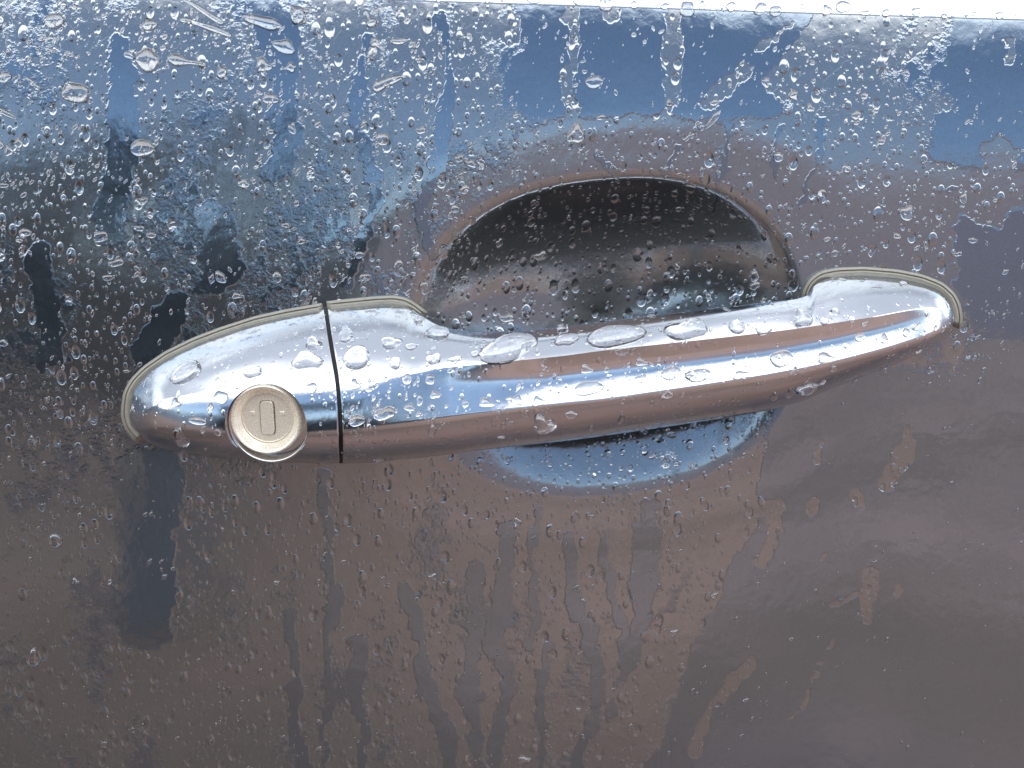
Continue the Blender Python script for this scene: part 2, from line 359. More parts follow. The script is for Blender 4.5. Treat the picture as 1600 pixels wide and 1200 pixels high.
def profile(x):
    """rows of (py, w) from top outline to bottom outline for photo column x"""
    yt, yr, yl, yb = (smoothI(x, T) for T in (TOP, RIDGE, LIP, BOT))
    yr = max(yr, yt + .5); yl = max(yl, yr + .5); yb = max(yb, yl + .5)
    wr, wt, wb = smoothI(x, WR), smoothI(x, WT), smoothI(x, WB)
    wt = min(wt, wr); g = I(x, GRV)
    py = []; ww = []
    for i in range(NU):                               # convex upper face
        v = 1 - i / (NU - 1)
        if i == NU - 2: v = min(v, 1.0 / max(yr - yt, 1.01))
        py.append(yr - (yr - yt) * v); ww.append(wr - (wr - wt) * (.50 * v + .28 * v ** 2 + .22 * v ** 5))
    # flute / side face by integrating the tilt
    H = (yl - yr) * PXM * 1000
    s = np.linspace(0, 1, NM); s[1] = min(s[1], 1.0 / max(yl - yr, 1.01))
    aL = np.interp(s, [0, .12, .5, 1], [30, 20, 11, 4.0])
    aG = np.interp(s, [0, .26, .42, .55, 1], [-16, -12, 6, 14, 22])
    al = aL * (1 - g) + aG * g
    tt = np.tan(np.radians(al)); wm = wr + np.concatenate([[0], np.cumsum((tt[1:] + tt[:-1]) / 2 * np.diff(s))]) * H
    for i in range(1, NM): py.append(yr + (yl - yr) * s[i]); ww.append(wm[i])
    wl = wm[-1]; Hb = (yb - yl) * PXM * 1000
    wb = min(wb, wl)
    s = np.linspace(0, 1, NL)
    a0 = 3 * (1 - g) - 8 * g
    D = wl - wb
    lin = math.tan(R(-a0)) * Hb
    lin = min(lin, D * .6) if lin > 0 else lin
    for i in range(1, NL):
        q = s[i]; py.append(yl + (yb - yl) * q); ww.append(wl - lin * q - (D - lin) * (.45 * q ** 2 + .55 * q ** 6))
    return np.array(py), np.array(ww)
GAPX = [(470, 507), (484, 509), (500, 511.5), (530, 516), (560, 521), (585, 525.5), (600, 527.5), (640, 531), (680, 532.5), (724, 533)]
def columns(x_lo, x_hi, step):
    n = int((x_hi - x_lo) / step) + 2; return np.linspace(x_lo, x_hi, n)
def loft(cols, gap_end, grip):
    """cols: photo columns. gap_end: which end (first 0 / last -1) is cut by the slanting gap. Returns closed mesh V,F"""
    rings = []
    for k, (x, dw) in enumerate(cols):
        py, ww = profile(x)
        shift = (I(py, GAPX) - 521) * math.exp(-((x - 521) / 55) ** 2)
        px = x + shift; ww = ww - dw
        base = -2.0                                   # feet sink into the skin
        gr = 0.0
        if grip: gr = float(np.clip(min((x - 655) / 50, (1268 - x) / 45), 0, 1)); gr = gr * gr * (3 - 2 * gr)
        # back side rows
        back_w = base * (1 - gr) + 7.5 * gr
        tpy, tw, bpy_, bw = py[0], ww[0], py[-1], ww[-1]
        inset = 5 * (1 - gr) + 11 * gr
        yc = (tpy + bpy_) / 2; inset = min(inset, (bpy_ - tpy) * .3)
        up = [(tpy + inset * .10, tw - (tw - back_w) * .25), (tpy + inset * .45, tw - (tw - back_w) * .7), (tpy + inset, back_w)]
        bo = [(bpy_ - inset, back_w), (bpy_ - inset * .45, bw - (bw - back_w) * .7), (bpy_ - inset * .10, bw - (bw - back_w) * .25)]
        yy = np.concatenate([[u[0] for u in reversed(up)], py, [u[0] for u in reversed(bo)]])
        wz = np.concatenate([[u[1] for u in reversed(up)], ww, [u[1] for u in reversed(bo)]])
        xx = np.concatenate([[px[0]] * 3, px, [px[-1]] * 3])
        rings.append(P(xx, yy, wz * MM))
    A = np.array(rings); n, m = A.shape[:2]
    F = []
    for c in range(n - 1):
        for r in range(m):
            r2 = (r + 1) % m
            F.append((c * m + r, c * m + r2, (c + 1) * m + r2, (c + 1) * m + r))
    F.append(tuple(range(m - 1, -1, -1))); F.append(tuple((n - 1) * m + i for i in range(m)))
    return A.reshape(-1, 3), F
def fix_normals(me):
    bm = bmesh.new(); bm.from_mesh(me); bmesh.ops.recalc_face_normals(bm, faces=bm.faces); bm.to_mesh(me); bm.free()
def sharp(me, deg):
    me.shade_smooth(); me.set_sharp_from_angle(angle=R(deg))

hroot = bpy.data.objects.new('door_handle', None); C.objects.link(hroot); hroot.location = P(800, 600, 0)
tag(hroot, 'chrome pull handle of the car door with a key lock at its left end', 'door handle')
bpy.context.view_layer.update()
def part(name, me, parent=hroot):
    o = link(name, me, parent); 
    if parent is hroot: o.matrix_parent_inverse = Matrix.Translation(hroot.location).inverted()
    return o
# left cap
cl = [199.0, 200, 201.5, 203.5, 206, 209, 213, 218, 224] + list(np.arange(230, 515, 3.2)) + [516.5]
cols = [(x, 0) for x in cl] + [(517.6, .08), (518.3, .45)]
Vc, Fc = loft(cols, -1, False)
cap_me = mesh('lock_cover', Vc, Fc, chrome); fix_normals(cap_me)
# socket hole for the lock
def disc_frame():
    o = P(424, 657, 20 * MM); return o
LC = P(424, 658, 19 * MM)                            # socket centre
SOCK_R = 68 * PXM * .95 * .94
AX = np.array([-0.03, -1, 0.02]); AX = AX / np.linalg.norm(AX)
U = np.cross(AX, [0, 0, 1.]); U /= np.linalg.norm(U); W = np.cross(U, AX); 
if U[0] < 0: U = -U
if W[2] < 0: W = -W
def lathe(prof, c, seg=72, sx=1.0, sz=1.0):
    """prof: (radius, along axis) mm; ring surface round the lock's axis"""
    V = []; 
    for r_, h in prof:
        for k in range(seg):
            th = 2 * math.pi * k / seg
            V.append(c + U * (r_ * MM * math.cos(th) * sx) + W * (r_ * MM * math.sin(th) * sz) + AX * (h * MM))
    F = []
    for i in range(len(prof) - 1):
        for k in range(seg):
            k2 = (k + 1) % seg
            F.append((i * seg + k, i * seg + k2, (i + 1) * seg + k2, (i + 1) * seg + k))
    return np.array(V), F
rs = SOCK_R / MM
Vk, Fk = lathe([(rs, -12), (rs, 12)], LC)
Fk = Fk + [tuple(range(71, -1, -1)), tuple(72 + i for i in range(72))]
cut_me = mesh('cut', Vk, Fk, black, False); fix_normals(cut_me)
cap = part('lock_cover', cap_me)
cut = bpy.data.objects.new('cut', cut_me); C.objects.link(cut)
md = cap.modifiers.new('b', 'BOOLEAN'); md.operation = 'DIFFERENCE'; md.object = cut; md.solver = 'EXACT'
bpy.context.view_layer.update()
dg = bpy.context.evaluated_depsgraph_get()
new = bpy.data.meshes.new_from_object(cap.evaluated_get(dg))
cap.modifiers.clear(); cap.data = new; new.name = 'lock_cover'
bpy.data.objects.remove(cut)
if not new.materials: new.materials.append(chrome)
sharp(new, 38)
cap['label'] = 'fixed chrome end cover round the lock'

# grip
cols = [(523.7, .45), (524.4, .08), (525.5, 0)] + [(x, 0) for x in list(np.arange(528, 1470, 3.2)) + [1472, 1475, 1478, 1481, 1483.5, 1486, 1488, 1489.8, 1491.2, 1492.2, 1493]]
Vg, Fg = loft(cols, 0, True)
grip_me = mesh('grip', Vg, Fg, chrome); fix_normals(grip_me); sharp(grip_me, 38)
grip_me.materials.append(black)                       # rear of the bar in black plastic, blackened so the recess mirrors dark
mrow = 3 + NU + NM - 1 + NL - 1 + 3
for p_ in grip_me.polygons[:(len(cols) - 1) * mrow]:
    if p_.index % mrow in (0, 1, 2, mrow - 1, mrow - 2, mrow - 3): p_.material_index = 1
grip = part('grip', grip_me); grip['label'] = 'long chrome pull bar with a groove along its front'
# black joint between cover and grip
cols = [(514, 1.2), (530, 1.2)]
Vj, Fj = loft(cols, 0, False)
jm = mesh('joint_filler', Vj, Fj, black); fix_normals(jm); part('joint_filler', jm)

# lock: socket wall and bezel, plug with dished face and shutter
pc = LC + AX * 0.0
s_ = rs
Vs, Fs = lathe([(s_ * 1.0, -3.6), (s_ * 1.0, 1.6), (s_ * .985, 2.2), (s_ * .955, 2.35), (s_ * .925, 2.0), (s_ * .90, 1.0), (s_ * .885, -1.5), (s_ * .87, -4.0)], LC)
lk = part('lock_socket', mesh('lock_socket', Vs, Fs, steel))
pr = s_ * .86
PCt = LC - U * .0007 + W * .0011
pv, pf = lathe([(pr, -6), (pr, 2.2), (pr * .985, 2.75), (pr * .95, 3.0), (pr * .915, 2.9), (pr * .88, 2.5), (pr * .78, 1.25), (pr * .735, .85), (pr * .725, 1.0), (pr * .70, 1.0), (pr * .69, .7), (pr * .35, .6), (.01, .6)], PCt)
plug = part('lock_cylinder', mesh('lock_cylinder', pv, pf, gold)); sharp(plug.data, 40)
plug['label'] = 'round pale gold lock cylinder'
Vd, Fd = lathe([(s_ * .9, -.8), (.01, -.8)], LC)
part('socket_floor', mesh('socket_floor', Vd, Fd, steel))
def slab(c, hw, hh, th, bev, m, name, parent):
    bm = bmesh.new()
    pts = []
    for k in range(24):
        th_ = 2 * math.pi * k / 24; q = 6.0
        cx = math.copysign(abs(math.cos(th_)) ** (2 / q), math.cos(th_)); cz = math.copysign(abs(math.sin(th_)) ** (2 / q), math.sin(th_)); pts.append((cx, cz))
    rings = [(1, 0), (1, th - bev), (1 - bev / hw, th)]
    vs = []
    for sc, h in rings:
        vs.append([bm.verts.new(tuple(c + U * (x_ * (hw if sc == 1 else hw - bev)) * MM + W * (z_ * (hh if sc == 1 else hh - bev)) * MM + AX * h * MM)) for x_, z_ in pts])
    for a_, b_ in zip(vs[:-1], vs[1:]):
        for k in range(24): bm.faces.new((a_[k], a_[(k + 1) % 24], b_[(k + 1) % 24], b_[k]))
    bm.faces.new(vs[-1]); bmesh.ops.recalc_face_normals(bm, faces=bm.faces)
    me_ = bpy.data.meshes.new(name); bm.to_mesh(me_); bm.free(); me_.materials.append(m); sharp(me_, 30)
    o = link(name, me_, parent)
    if parent is plug: o.matrix_parent_inverse = plug.matrix_world.inverted()
    return o
bpy.context.view_layer.update()
slab(PCt + AX * .0003, pr * .215, pr * .50, .36, .03, darkmetal, 'shutter_gap', plug)
slab(PCt + AX * .0003, pr * .185, pr * .48, .85, .10, gold, 'keyhole_shutter', plug)
for sx in (-1, 1):
    slab(PCt + AX * .0004 + U * sx * pr * .42 * MM + W * pr * .12 * MM, pr * .07, pr * .06, .5, .12, gold, 'guard_pin', plug)

# gaskets: ribbed strips round the handle's feet
def gasket(path, name, prof, label):
    """path: photo points along the chrome outline (outside to the left of travel); prof: (outward px, w mm)"""
    p = np.array(path, float)
    d = np.concatenate([[0], np.cumsum(np.hypot(*np.diff(p, axis=0).T))]); s = np.arange(0, d[-1], 2.5)
    q = np.stack([np.interp(s, d, p[:, 0]), np.interp(s, d, p[:, 1])], -1)
    for _ in range(6): q[1:-1] = (q[:-2] + 2 * q[1:-1] + q[2:]) / 4
    tn = np.gradient(q, axis=0); tn /= np.hypot(tn[:, 0], tn[:, 1])[:, None]
    nrm = np.stack([tn[:, 1], -tn[:, 0]], -1)
    n = len(q); m = len(prof); taper = np.clip(np.minimum(np.arange(n), np.arange(n)[::-1]) / 4 + .3, 0, 1)
    rows = [P(q[:, 0] + nrm[:, 0] * o_, q[:, 1] + nrm[:, 1] * o_, w_ * MM * np.where(w_ > 0, taper, 1)) for o_, w_ in prof]
    A = np.stack(rows, 1)
    V = A.reshape(-1, 3); F = [(c * m + r, c * m + r + 1, (c + 1) * m + r + 1, (c + 1) * m + r) for c in range(n - 1) for r in range(m - 1)]
    F += [tuple(range(m)), tuple((n - 1) * m + i for i in range(m - 1, -1, -1))]
    me_ = mesh(name, V, F, seal); fix_normals(me_); sharp(me_, 50)
    o = part(name, me_); o['label'] = label
GP = [(-6, -1), (-5, 2.4), (-2.5, 3.1), (2.0, 3.5), (4.0, 3.2), (4.9, 2.5), (5.9, 3.0), (6.6, 3.1), (8.2, 2.7), (9.8, 1.6), (10.6, -1)]
def outl(tab, a, b, n=60): xx = np.linspace(a, b, n); return [(x, float(smoothI(x, tab))) for x in xx]
tp = [(p[0], p[1]) for p in TOP if 199 <= p[0] <= 460]
gasket([(222, 686), (212, 677), (204, 666), (199, 650)] + tp + [(485, 487), (505, 483.5)], 'gasket', GP, 'pale ribbed seal round the lock cover')
gasket([(511, 481), (530, 479), (560, 476), (590, 473), (615, 472), (632, 475), (648, 485), (662, 497)], 'gasket', GP, 'pale ribbed seal over the front foot')
gasket([(1262, 470), (1265, 455), (1272, 443), (1286, 433), (1310, 428.5), (1350, 427), (1400, 431), (1440, 439), (1468, 450), (1485, 465), (1492, 480), (1495, 500), (1490, 512)], 'gasket', GP, 'pale ribbed seal round the rear foot')

# ------------------------------------------------------------------ water drops
bpy.context.view_layer.update()
capV = [cap.matrix_world @ v.co for v in cap.data.vertices]; capF = [tuple(p.vertices) for p in cap.data.polygons]
BV = {'door': surf_bvh(V := np.stack([XX, YY, ZZ], -1).reshape(-1, 3), [tuple(f) for f in Fq.tolist()]),
      'cap': BVHTree.FromPolygons(capV, capF), 'grip': surf_bvh(Vg, Fg)}
def shoot(px, py):
    dx = (px - 800) / fx; dy = (600 - py) / fx
    d = Vector((dx, cp_ + dy * sp_, -sp_ + dy * cp_)).normalized(); best = None
    for k, bv in BV.items():
        h = bv.ray_cast(Vector(CP), d)
        if h[0] is not None and (best is None or h[3] < best[2]): best = (h[0], h[1], h[3], k)
    if best is None: return None
    n = best[1]
    if n.dot(d) > 0: n = -n
    return best[0], n, best[3]
def dome(seed, seg=18, rings=5, hgt=.42, lump=.16):
    r_ = random.Random(seed); ph = [r_.uniform(0, 6.28) for _ in range(4)]; am = [r_.uniform(0, lump) / (i + 1) ** .6 for i in range(4)]
    V = []; F = []
    for i in range(rings):
        q = (i / (rings - 1)) * math.pi / 2 * 1.12
        rr = math.cos(max(q - .19, 0)) if i else 1.0
        rr = math.cos(i / (rings) * math.pi / 2); z = math.sin(i / rings * math.pi / 2) * hgt
        if i == 0: z = -.12; rr = .99
        for k in range(seg):
            th = 2 * math.pi * k / seg; o = 1 + sum(a_ * math.cos((j + 1) * th + p_) for j, (a_, p_) in enumerate(zip(am, ph))) * (1 - .5 * i / rings)
            V.append((rr * o * math.cos(th), rr * o * math.sin(th), z))
    for i in range(rings - 1):
        for k in range(seg): k2 = (k + 1) % seg; F.append((i * seg + k, i * seg + k2, (i + 1) * seg + k2, (i + 1) * seg + k))
    V.append((0, 0, hgt)); c = len(V) - 1
    for k in range(seg): F.append(((rings - 1) * seg + k, (rings - 1) * seg + (k + 1) % seg, c))
    F.append(tuple(range(seg - 1, -1, -1)))
    return V, F
def spine_drop(seed, asp, seg=22, cr=7):
    r_ = random.Random(seed); bend = r_.uniform(-.35, .35) ; s_b = r_.uniform(-.2, .2); ph = [r_.uniform(0, 6.28) for _ in range(3)]
    V = []; F = []; ms = r_.uniform(.3, .7)
    for i in range(seg + 1):
        q = i / seg; x = 2 * q - 1
        wd = max(.02, (1 - abs(x) ** 2.6)) ** .5 * (.62 + .30 * math.sin(3.1 * q * 2 + ph[0]) + .20 * math.sin(9 * q + ph[1])); wd = max(wd, .05)
        yc = asp * (bend * (x * x - .4) + s_b * math.sin(3 * x + ph[2]))
        for k in range(cr):
            th = math.pi * k / (cr - 1); V.append((x, yc * .5 + wd * math.cos(th), -.06 + wd * .34 * math.sin(th)))
    for i in range(seg):
        for k in range(cr - 1): F.append((i * cr + k, i * cr + k + 1, (i + 1) * cr + k + 1, (i + 1) * cr + k))
        F.append((i * cr + cr - 1, i * cr, (i + 1) * cr, (i + 1) * cr + cr - 1))
    F.append(tuple(range(cr - 1, -1, -1))); F.append(tuple(seg * cr + k for k in range(cr)))
    me_ = mesh('water_drop', V, F, water); fix_normals(me_); return me_
SM = [spine_drop(i * 7 + 3, 2.2) for i in range(10)]
DM = []
for i in range(10):
    dv, df = dome(i, hgt=.24 + .02 * i, lump=.10 + .045 * i); DM.append(mesh('water_drop', dv, df, water))
def frame(p, n, ang):
    """x along the drop's long axis: ang degrees clockwise from right in the picture plane of the surface"""
    right = Vector((1, 0, 0)); right = (right - n * right.dot(n)).normalized(); up = n.cross(right)
    if up.z < 0: up = -up
    up.normalize()
    a_ = R(ang); x = right * math.cos(a_) - up * math.sin(a_); y = n.cross(x)
    m = Matrix((x, y, n)).transposed().to_4x4(); m.translation = p; return m
count = [0]
def drop(px, py, rx, ry, ang, label, group, hs=1.0):
    h = shoot(px, py)
    if not h: return
    p, n, k = h
    if k == 'door' and rx > 9 and py < 300: ry *= 1.45; rx *= 1.15
    sc = (CP[1] - p.y); sx = rx * PXM * .96; sy = ry * PXM
    if k == 'cap' or k == 'grip': 
        # foreshortening on faces that lean away from the eye
        vd = (Vector(CP) - p).normalized(); sy /= max(.45, abs(n.dot(vd))) ; sx *= .93
    o = bpy.data.objects.new('water_drop', (SM if (k == 'door' and rx > 9 and py < 300 and rx > 1.5 * ry) else DM)[random.randrange(10)]); C.objects.link(o)
    o.matrix_world = frame(p, n, ang) @ Matrix.Diagonal((sx, sy, min(sx, sy) * hs * (2.1 if k != 'door' else 2.0), 1))
    tag(o, label, 'water drop', group); count[0] += 1
    return k
# hand-placed drops: x, y, half length, half width, angle, label
big = [
 (800, 545, 47, 17, -10, 'largest long water drop on the bright ridge of the handle bar'),
 (955, 527, 46, 15, -6, 'long flat water drop on the handle bar right of the largest one'),
 (1073, 516, 35, 13, -5, 'oval water drop on the bright handle ridge below the dark recess'),
 (1151, 511, 14, 10, 0, 'small round water drop right of the oval one on the handle ridge'),
 (1190, 516, 11, 6, 12, 'small slanting water drop near the right part of the handle ridge'),
 (1253, 498, 15, 12, 0, 'round water drop where the bar meets the right foot of the handle'),
 (1287, 502, 8, 5, 0, 'tiny water drop beside the round one at the right foot of the handle'),
 (884, 533, 13, 12, 60, 'blocky water drop between the two longest drops on the handle'),
 (878, 514, 11, 5, 0, 'low water drop on the top edge of the handle bar'),
 (557, 560, 23, 17, -8, 'wide water drop on the handle just right of the black joint'),
 (611, 536, 11, 12, 90, 'tall water drop on the upper face of the front foot'),
 (618, 566, 9, 9, 0, 'round water drop on the ridge above the front foot bright strip'),
 (540, 525, 13, 10, 0, 'faint water drop high on the front foot by the joint'),
 (642, 542, 10, 5, 0, 'flat little water drop in the middle of the front foot'),
 (678, 561, 12, 8, 10, 'leaning oval water drop on the ridge left of the bar'),
 (712, 561, 11, 4, 0, 'thin water drop on the ridge between two rounder ones'),
 (742, 553, 7, 5, 0, 'small bead of water left of the largest long drop'),
 (684, 520, 22, 8, 12, 'wide faint water drop where the front foot curves into the bar'),
 (653, 501, 8, 5, 0, 'small water drop on the shoulder of the front foot'),
 (480, 563, 24, 12, 5, 'wide water drop on the lock cover left of the black joint'),
 (395, 582, 16, 7, 0, 'low water drop on the ridge of the lock cover above the lock'),
 (290, 583, 30, 12, -14, 'long pale water drop near the rounded tip of the lock cover'),
 (490, 538, 15, 8, 0, 'faint water drop high on the lock cover beside the joint'),
 (487, 606, 9, 8, 0, 'round bright water drop right above the lock'),
 (345, 620, 14, 9, 10, 'jagged water drop just left of the lock on the cover'),
 (275, 630, 10, 5, 0, 'small water drop under the ridge at the tip of the lock cover'),
 (308, 658, 18, 5, 8, 'long thin water drop left of the lock on the lower cover'),
 (283, 686, 12, 8, 0, 'dark round water drop low on the tip of the lock cover'),
 (555, 601, 9, 7, 0, 'bright drop under the ridge just right of the joint'),
 (577, 609, 6, 4, 0, 'small bright drop right of the one beside the joint'),
 (636, 593, 8, 8, 0, 'curved bright drop under the ridge of the front foot'),
 (672, 592, 8, 8, 0, 'round bright drop under the ridge at the start of the bar'),
 (704, 579, 6, 4, -10, 'tiny bright drop touching the ridge at the start of the bar'),
 (680, 617, 8, 6, 0, 'small white drop in the grey band of the bar'),
 (655, 626, 5, 9, 0, 'upright white drop in the grey band of the bar'),
 (640, 637, 9, 6, 0, 'wedge shaped white drop left of the upright one'),
 (601, 647, 18, 9, -12, 'long curved white drop low on the front of the handle'),
 (556, 658, 13, 9, -10, 'curved white drop low beside the black joint'),
 (655, 647, 6, 4, 0, 'small flat white drop under the wedge shaped one'),
 (727, 631, 6, 6, 0, 'peaked white drop in the middle of the front face'),
 (760, 630, 14, 6, 3, 'flat white drop on the front face left of the pair'),
 (808, 625, 9, 8, 0, 'angular white drop, left of a close pair on the front face'),
 (840, 627, 9, 8, 0, 'square white drop, right of a close pair on the front face'),
 (916, 608, 23, 11, -8, 'large white pointed drop on the blue band of the handle'),
 (972, 549, 13, 6, -6, 'white drop hanging just below the bright ridge'),
 (1002, 566, 11, 5, 0, 'white drop at the lower edge of the brown band'),
 (916, 577, 11, 6, 0, 'pale drop at the start of the blue band'),
 (1000, 592, 12, 6, -20, 'leaning pale drop inside the blue band'),
 (1050, 584, 16, 10, 0, 'pale bulging drop on the blue band in the middle'),
 (1090, 586, 22, 10, -5, 'wide pale drop on the blue band beside the bulging one'),
 (1158, 586, 14, 6, -10, 'pale drop hanging from the blue band over the brown lip'),
 (1220, 560, 20, 12, -6, 'large blue edged drop on the right half of the blue band'),
 (1290, 560, 16, 7, -8, 'pale drop on the blue band towards the right end'),
 (1343, 527, 9, 6, -30, 'pointed pale drop across the band near the right end'),
 (1382, 530, 7, 6, 0, 'round blue drop near the right end of the band'),
 (1416, 519, 7, 6, 0, 'last blue drop at the right end of the band'),
 (1262, 606, 18, 6, -6, 'white rounded oblong drop low on the right part of the handle'),
 (1235, 614, 7, 6, -10, 'white drop beside the oblong one low on the handle'),
 (1209, 620, 7, 5, -20, 'smallest of three white drops low on the handle'),
 (971, 656, 6, 6, 0, 'round white drop low on the brown lip of the bar'),
 (924, 668, 5, 4, 0, 'tiny white drop at the bottom edge of the bar'),
 (850, 663, 18, 11, -15, 'big dark drop low on the brown lip of the bar'),
 (893, 647, 10, 6, -5, 'dark oval drop on the brown lip right of the big one'),
 (676, 675, 7, 8, 0, 'dark drop on the brown lower face of the front foot'),
 (1043, 617, 9, 6, -20, 'dark drop on the brown lip in the middle of the bar'),
 # door skin
 (118, 143, 20, 11, 5, 'large white shining drop near the upper left corner'),
 (220, 232, 16, 10, 0, 'white shining drop with a ragged left edge, upper left'),
 (232, 92, 17, 12, 40, 'star shaped white splash, upper left'),
 (84, 32, 14, 8, -5, 'white splash nearest the top left corner'),
 (322, 42, 37, 7, 18, 'long white water streak, lower of the pair at the top'),
 (318, 18, 32, 6, 30, 'long white water streak, upper of the pair at the top'),
 (291, 96, 28, 7, 12, 'wavy white water streak under the star shaped splash'),
 (347, 112, 16, 6, 55, 'steep white water streak right of the wavy one'),
 (410, 34, 30, 9, 15, 'broad white splash on the blue paint at the top left'),
 (465, 22, 24, 9, 38, 'thick slanting white splash beside the broad one'),
 (444, 73, 15, 8, 15, 'white lens shaped drop under the slanting splash'),
 (412, 102, 12, 7, 0, 'white oval drop, left of a close pair'),
 (450, 106, 12, 6, -10, 'white knobbly drop, right of a close pair'),
 (578, 30, 14, 6, 60, 'thin white splash above the bright fork, top centre left'),
 (590, 70, 13, 6, 45, 'curved white splash under the fork, top centre left'),
 (608, 128, 25, 9, -22, 'pointed white drop on the blue paint left of centre'),
 (625, 64, 14, 5, -5, 'arched white drop beside the curved splash'),
 (637, 33, 6, 6, 0, 'square white drop at the top centre left'),
 (421, 155, 11, 6, 5, 'white flat drop under the close pair'),
 (457, 203, 9, 5, 50, 'small slanting white drop left of centre'),
 (658, 204, 8, 6, 0, 'bright white oval drop beside a pale patch'),
 (597, 218, 10, 7, 15, 'white drop left of the oval one beside the pale patch'),
 (928, 128, 13, 7, -4, 'single white oval drop on smooth blue above the recess'),
 (900, 209, 11, 12, 20, 'large round white drop right above the recess'),
 (1196, 129, 9, 6, 55, 'white oval drop at the edge of the blue area'),
 (1114, 187, 17, 5, -50, 'crescent white drop above the recess on the right'),
 (1117, 161, 8, 5, 0, 'small flat white drop over the crescent'),
 (940, 184, 8, 4, 0, 'small flat white drop right of the large round one'),
 (1046, 161, 6, 5, 0, 'small white drop in the pale vertical run'),
 (1217, 245, 8, 8, 20, 'angular white drop with a dark tail above the recess'),
 (1266, 169, 7, 6, 0, 'round white drop at the top right of the recess'),
 (1240, 147, 12, 5, 55, 'curled white drop above the round one'),
 (1337, 180, 8, 7, -20, 'white drop in the grey patch, upper of two'),
 (1350, 150, 6, 6, 0, 'small round white drop above the grey patch'),
 (1415, 115, 7, 6, 0, 'lone round white drop right of the pale streak'),
 (1376, 222, 12, 4, -50, 'thin crescent white drop in the grey patch'),
 (1318, 266, 11, 5, -35, 'pointed white drop beside the right edge of the recess'),
 (1284, 302, 7, 6, 0, 'small square white drop right of the recess'),
 (1416, 333, 11, 13, 20, 'largest angular white drop above the right foot'),
 (1401, 369, 7, 4, 5, 'wavy white drop under the largest angular one'),
 (1520, 375, 8, 5, 0, 'white drop alone near the right edge'),
 (1505, 310, 6, 9, 10, 'upright pale drop near the right edge'),
 (1496, 397, 8, 4, 0, 'flat pale drop above the rear seal'),
 (1293, 374, 6, 4, 0, 'flat white drop just above the rear seal'),
 (1304, 396, 6, 6, 0, 'small pale drop touching the rear seal'),
 (1180, 430, 8, 10, 15, 'white drop with a dark foot in the black of the recess'),
 (1180, 447, 9, 7, 0, 'dark lower drop hanging under the white one in the recess'),
 (1014, 463, 6, 13, 10, 'narrow drop with a white side in the black of the recess'),
 (1058, 417, 5, 5, 0, 'small grey drop in the middle of the recess'),
 (1060, 327, 5, 5, 0, 'small grey drop under the upper edge of the recess'),
 (1107, 462, 5, 6, 0, 'small drop above the bar in the black of the recess'),
 (1049, 680, 9, 6, 5, 'white drop in the blue lower part of the recess'),
 (1056, 724, 5, 5, 0, 'small white drop low in the blue part of the recess'),
 (381, 287, 9, 7, 0, 'small curled white drop in the dark paint left of centre'),
 (38, 364, 10, 7, 0, 'smiling crescent drop near the left edge'),
 (157, 369, 13, 9, -15, 'hooked white drop on the dark paint at the left'),
 (182, 411, 13, 6, -5, 'white bow shaped drop under the hooked one'),
 (218, 357, 8, 5, 20, 'white oval drop, left of a pair on the dark paint'),
 (237, 367, 8, 5, -5, 'white oval drop, right of a pair on the dark paint'),
 (168, 434, 9, 5, 0, 'white crescent drop under the bow shaped one'),
 (214, 420, 7, 4, 55, 'short slanting white drop right of the bow shaped one'),
 (346, 433, 11, 8, 45, 'white drop above the lock cover'),
 (331, 436, 5, 8, 0, 'upright white drop left of the one above the lock cover'),
 (370, 462, 8, 5, 0, 'bent white drop close above the lock cover seal'),
 (4, 536, 9, 6, 0, 'white drop cut by the left edge'),
 (5, 290, 8, 4, 0, 'small white drop cut by the left edge higher up'),
 (29, 224, 7, 8, -20, 'round white drop near the left edge'),
 (14, 236, 6, 9, 0, 'triangular white drop near the left edge'),
 (50, 130, 15, 5, 38, 'slanting white water streak near the left edge'),
 (10, 178, 16, 6, 25, 'slanting white drop cut by the left edge'),
 (8, 122, 10, 6, 0, 'curved white drop cut by the left edge at the top'),
 (75, 60, 14, 4, -5, 'thin white streak under the corner splash'),
 (52, 70, 11, 4, 40, 'short slanting streak left of the thin one'),
 (80, 79, 10, 4, 18, 'short white streak, middle of three in a row'),
 (108, 85, 8, 4, 15, 'short white streak, last of three in a row'),
 (200, 86, 8, 6, 30, 'white drop left of the star shaped splash'),
 (232, 40, 10, 6, -10, 'white curled drop above the star shaped splash'),
 (107, 10, 12, 6, 10, 'white drop at the very top left'),
 (570, 433, 10, 6, -10, 'white drop over the front foot seal'),
 (623, 420, 9, 14, 0, 'forked white splash left of the recess'),
 (665, 448, 9, 12, 10, 'ragged white drop at the left edge of the recess'),
 (652, 392, 4, 9, 10, 'thin upright white drop left of the recess'),
 (561, 399, 7, 6, -10, 'white drop left of the forked splash'),
 (447, 352, 7, 4, 0, 'flat white drop above the joint'),
 (471, 377, 6, 5, -30, 'small white drop above the joint'),
 (433, 434, 8, 9, -20, 'curled white drop above the joint seal'),
 (710, 327, 7, 7, 0, 'white drop at the upper left rim of the recess'),
 (718, 248, 7, 6, 0, 'white drop in the dense spray, left one'),
 (737, 256, 8, 6, 30, 'white drop in the dense spray, right one'),
 (727, 297, 8, 7, 0, 'white drop in the dense spray, lowest one'),
 (52, 1028, 11, 15, 20, 'clear hanging drop with a white glint at the lower left'),
 (118, 908, 6, 5, 0, 'small glinting drop at the lower left'),
 (125, 806, 4, 5, 0, 'tiny glinting drop above the dark patch'),
 (85, 845, 11, 13, 0, 'dark round drop at the left on brown paint'),
 (1053, 988, 8, 6, -40, 'dark drop in the pale run at the lower right'),
 (818, 1187, 13, 6, -15, 'dark drop at the bottom edge'),
 (899, 802, 5, 4, 0, 'white glinting drop under the recess, left of two'),
 (924, 806, 5, 4, 0, 'white glinting drop under the recess, right of two'),
